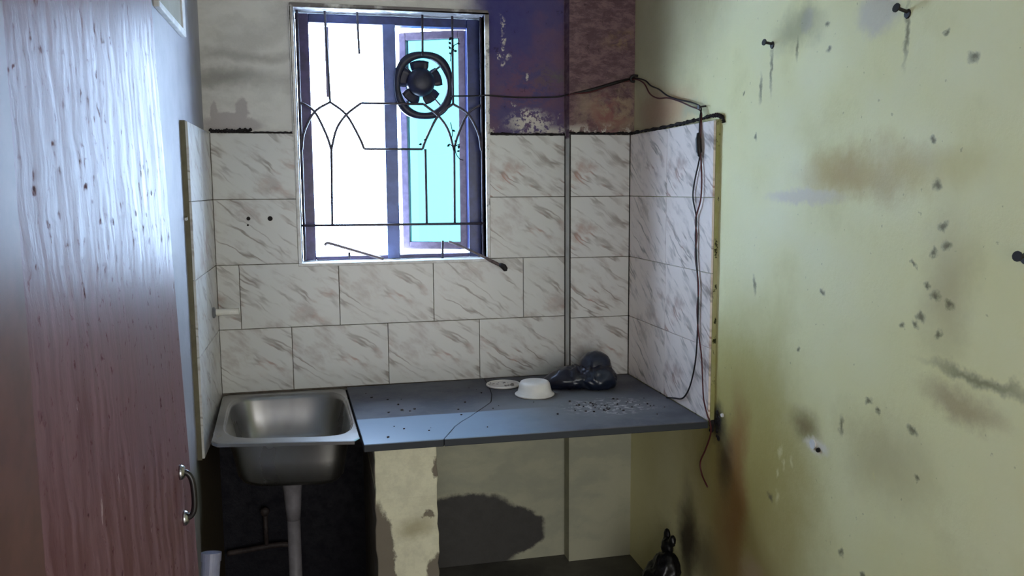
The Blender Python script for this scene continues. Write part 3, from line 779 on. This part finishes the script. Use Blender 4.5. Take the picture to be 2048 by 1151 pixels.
r2 = [(1.572,-.10,2.030),(1.573,-.19,2.002),(1.574,-.25,1.955),(1.574,-.33,1.930),(1.574,-.42,1.922),(1.574,-.52,1.900),(1.574,-.62,1.872),(1.574,-.70,1.848),(1.560,-.732,1.80),(1.557,-.736,1.74),(1.557,-.742,1.69),
      (1.557,-.752,1.62),(1.556,-.748,1.55),(1.556,-.712,1.485),(1.557,-.722,1.43),(1.556,-.716,1.36),(1.557,-.744,1.26),(1.556,-.738,1.18),(1.557,-.750,1.10),(1.557,-.775,1.03),(1.556,-.79,.95),(1.556,-.802,.88),(1.557,-.830,.833),(1.562,-.838,.815),(1.569,-.833,.770),(1.572,-.79,.70),(1.571,-.755,.645),(1.571,-.770,.605),(1.572,-.812,.575)]
obj('strand', MB().tube(smooth_path(back+r1, 6), .0030, 6), wblk, wr, smooth=True)
obj('strand', MB().tube(smooth_path([Vector(p)+Vector((0,-.003,-.005+.004*math.sin(i*2))) for i, p in enumerate(back[6:])]+[Vector(p) for p in r2], 6), .0028, 6), wred, wr, smooth=True)
obj('tape_joint', MB().tube(smooth_path([(1.556,-.728,1.775),(1.553,-.730,1.755),(1.553,-.735,1.72),(1.556,-.736,1.695)],4), [.004]+[.008]*3+[.010]*6+[.007]*2+[.004], 10), wblk, wr, smooth=True)
obj('tape_joint', MB().tube([(1.32,-.068,1.971),(1.40,-.070,1.988),(1.50,-.070,2.018),(1.56,-.072,2.034)], [.004,.0065,.0065,.005], 8), wblk, wr, smooth=True)
ck = thing('wire_hook', 'rusty hook holding the wires at the wall corner above the tiles', 'hook', (1.568, -.085, 2.03))
obj('hook', MB().tube(smooth_path([(1.585,-.092,2.044),(1.566,-.092,2.044),(1.556,-.090,2.034),(1.562,-.088,2.022),(1.574,-.088,2.022)],4), .005, 8), wblk, ck, smooth=True)
ck = thing('wire_hook', 'black wire nail on the right wall at the top end of the tiling', 'hook', (1.575, -.72, 1.862))
obj('shank', MB().tube([(1.586,-.715,1.864),(1.556,-.72,1.860)], .003, 8), wblk, ck)
obj('head', MB().tube([(1.5575,-.72,1.860),(1.5545,-.7205,1.8595)], .007, 10), wblk, ck)

# nails in the right wall
iron = plain('black_iron', (28, 24, 22), .6, .4)
def wall_nail(label, y, z, L, hr, tilt=.3):
    t = thing('wall_nail', label, 'nail', (1.585, y, z), 'black nails in the right wall')
    e = Vector((1.585-L, y-.004, z+L*tilt))
    obj('shank', MB().tube([(1.588,y,z), e], .0040, 8), iron, t)
    d = (e-Vector((1.585,y,z))).normalized()
    obj('head', MB().tube([e-d*.003, e], hr, 12), iron, t)
    obj('washer', MB().lathe([(.001,-.003),(.009,-.003),(.011,.0),(.011,.002)], (1.585,y,z-.003), 'x', 10), iron, t)
wall_nail('black nail high on the green wall, left of the grey plaster patches', -1.132, 1.998, .030, .009, .12)
wall_nail('black nail at the top of the green wall right of a grey patch', -1.70, 1.972, .034, .010, .25)
wall_nail('black nail half cut by the right edge of the photo', -2.056, 1.460, .022, .010, .1)
wp = thing('wall_plug', 'broken white wall plug in a chipped hole low on the green wall', 'wall plug', (1.585, -1.42, .900))
obj('plug', MB().tube([(1.586,-1.43,.897),(1.578,-1.434,.897)], .006, 10), iron, wp)
obj('plaster_chip', MB().lathe([(.014,-.005),(.012,-.001),(.014,.002)], (1.585,-1.405,.905), 'x', 7), plaster_white, wp)
wp = thing('wall_plug', 'tiny white wall plug in the soot where the worktop meets the green wall', 'wall plug', (1.585, -.885, .845))
obj('plug', MB().lathe([(.001,-.006),(.006,-.006),(.007,.0),(.007,.002)], (1.585,-.885,.846), 'x', 10), plaster_white, wp)
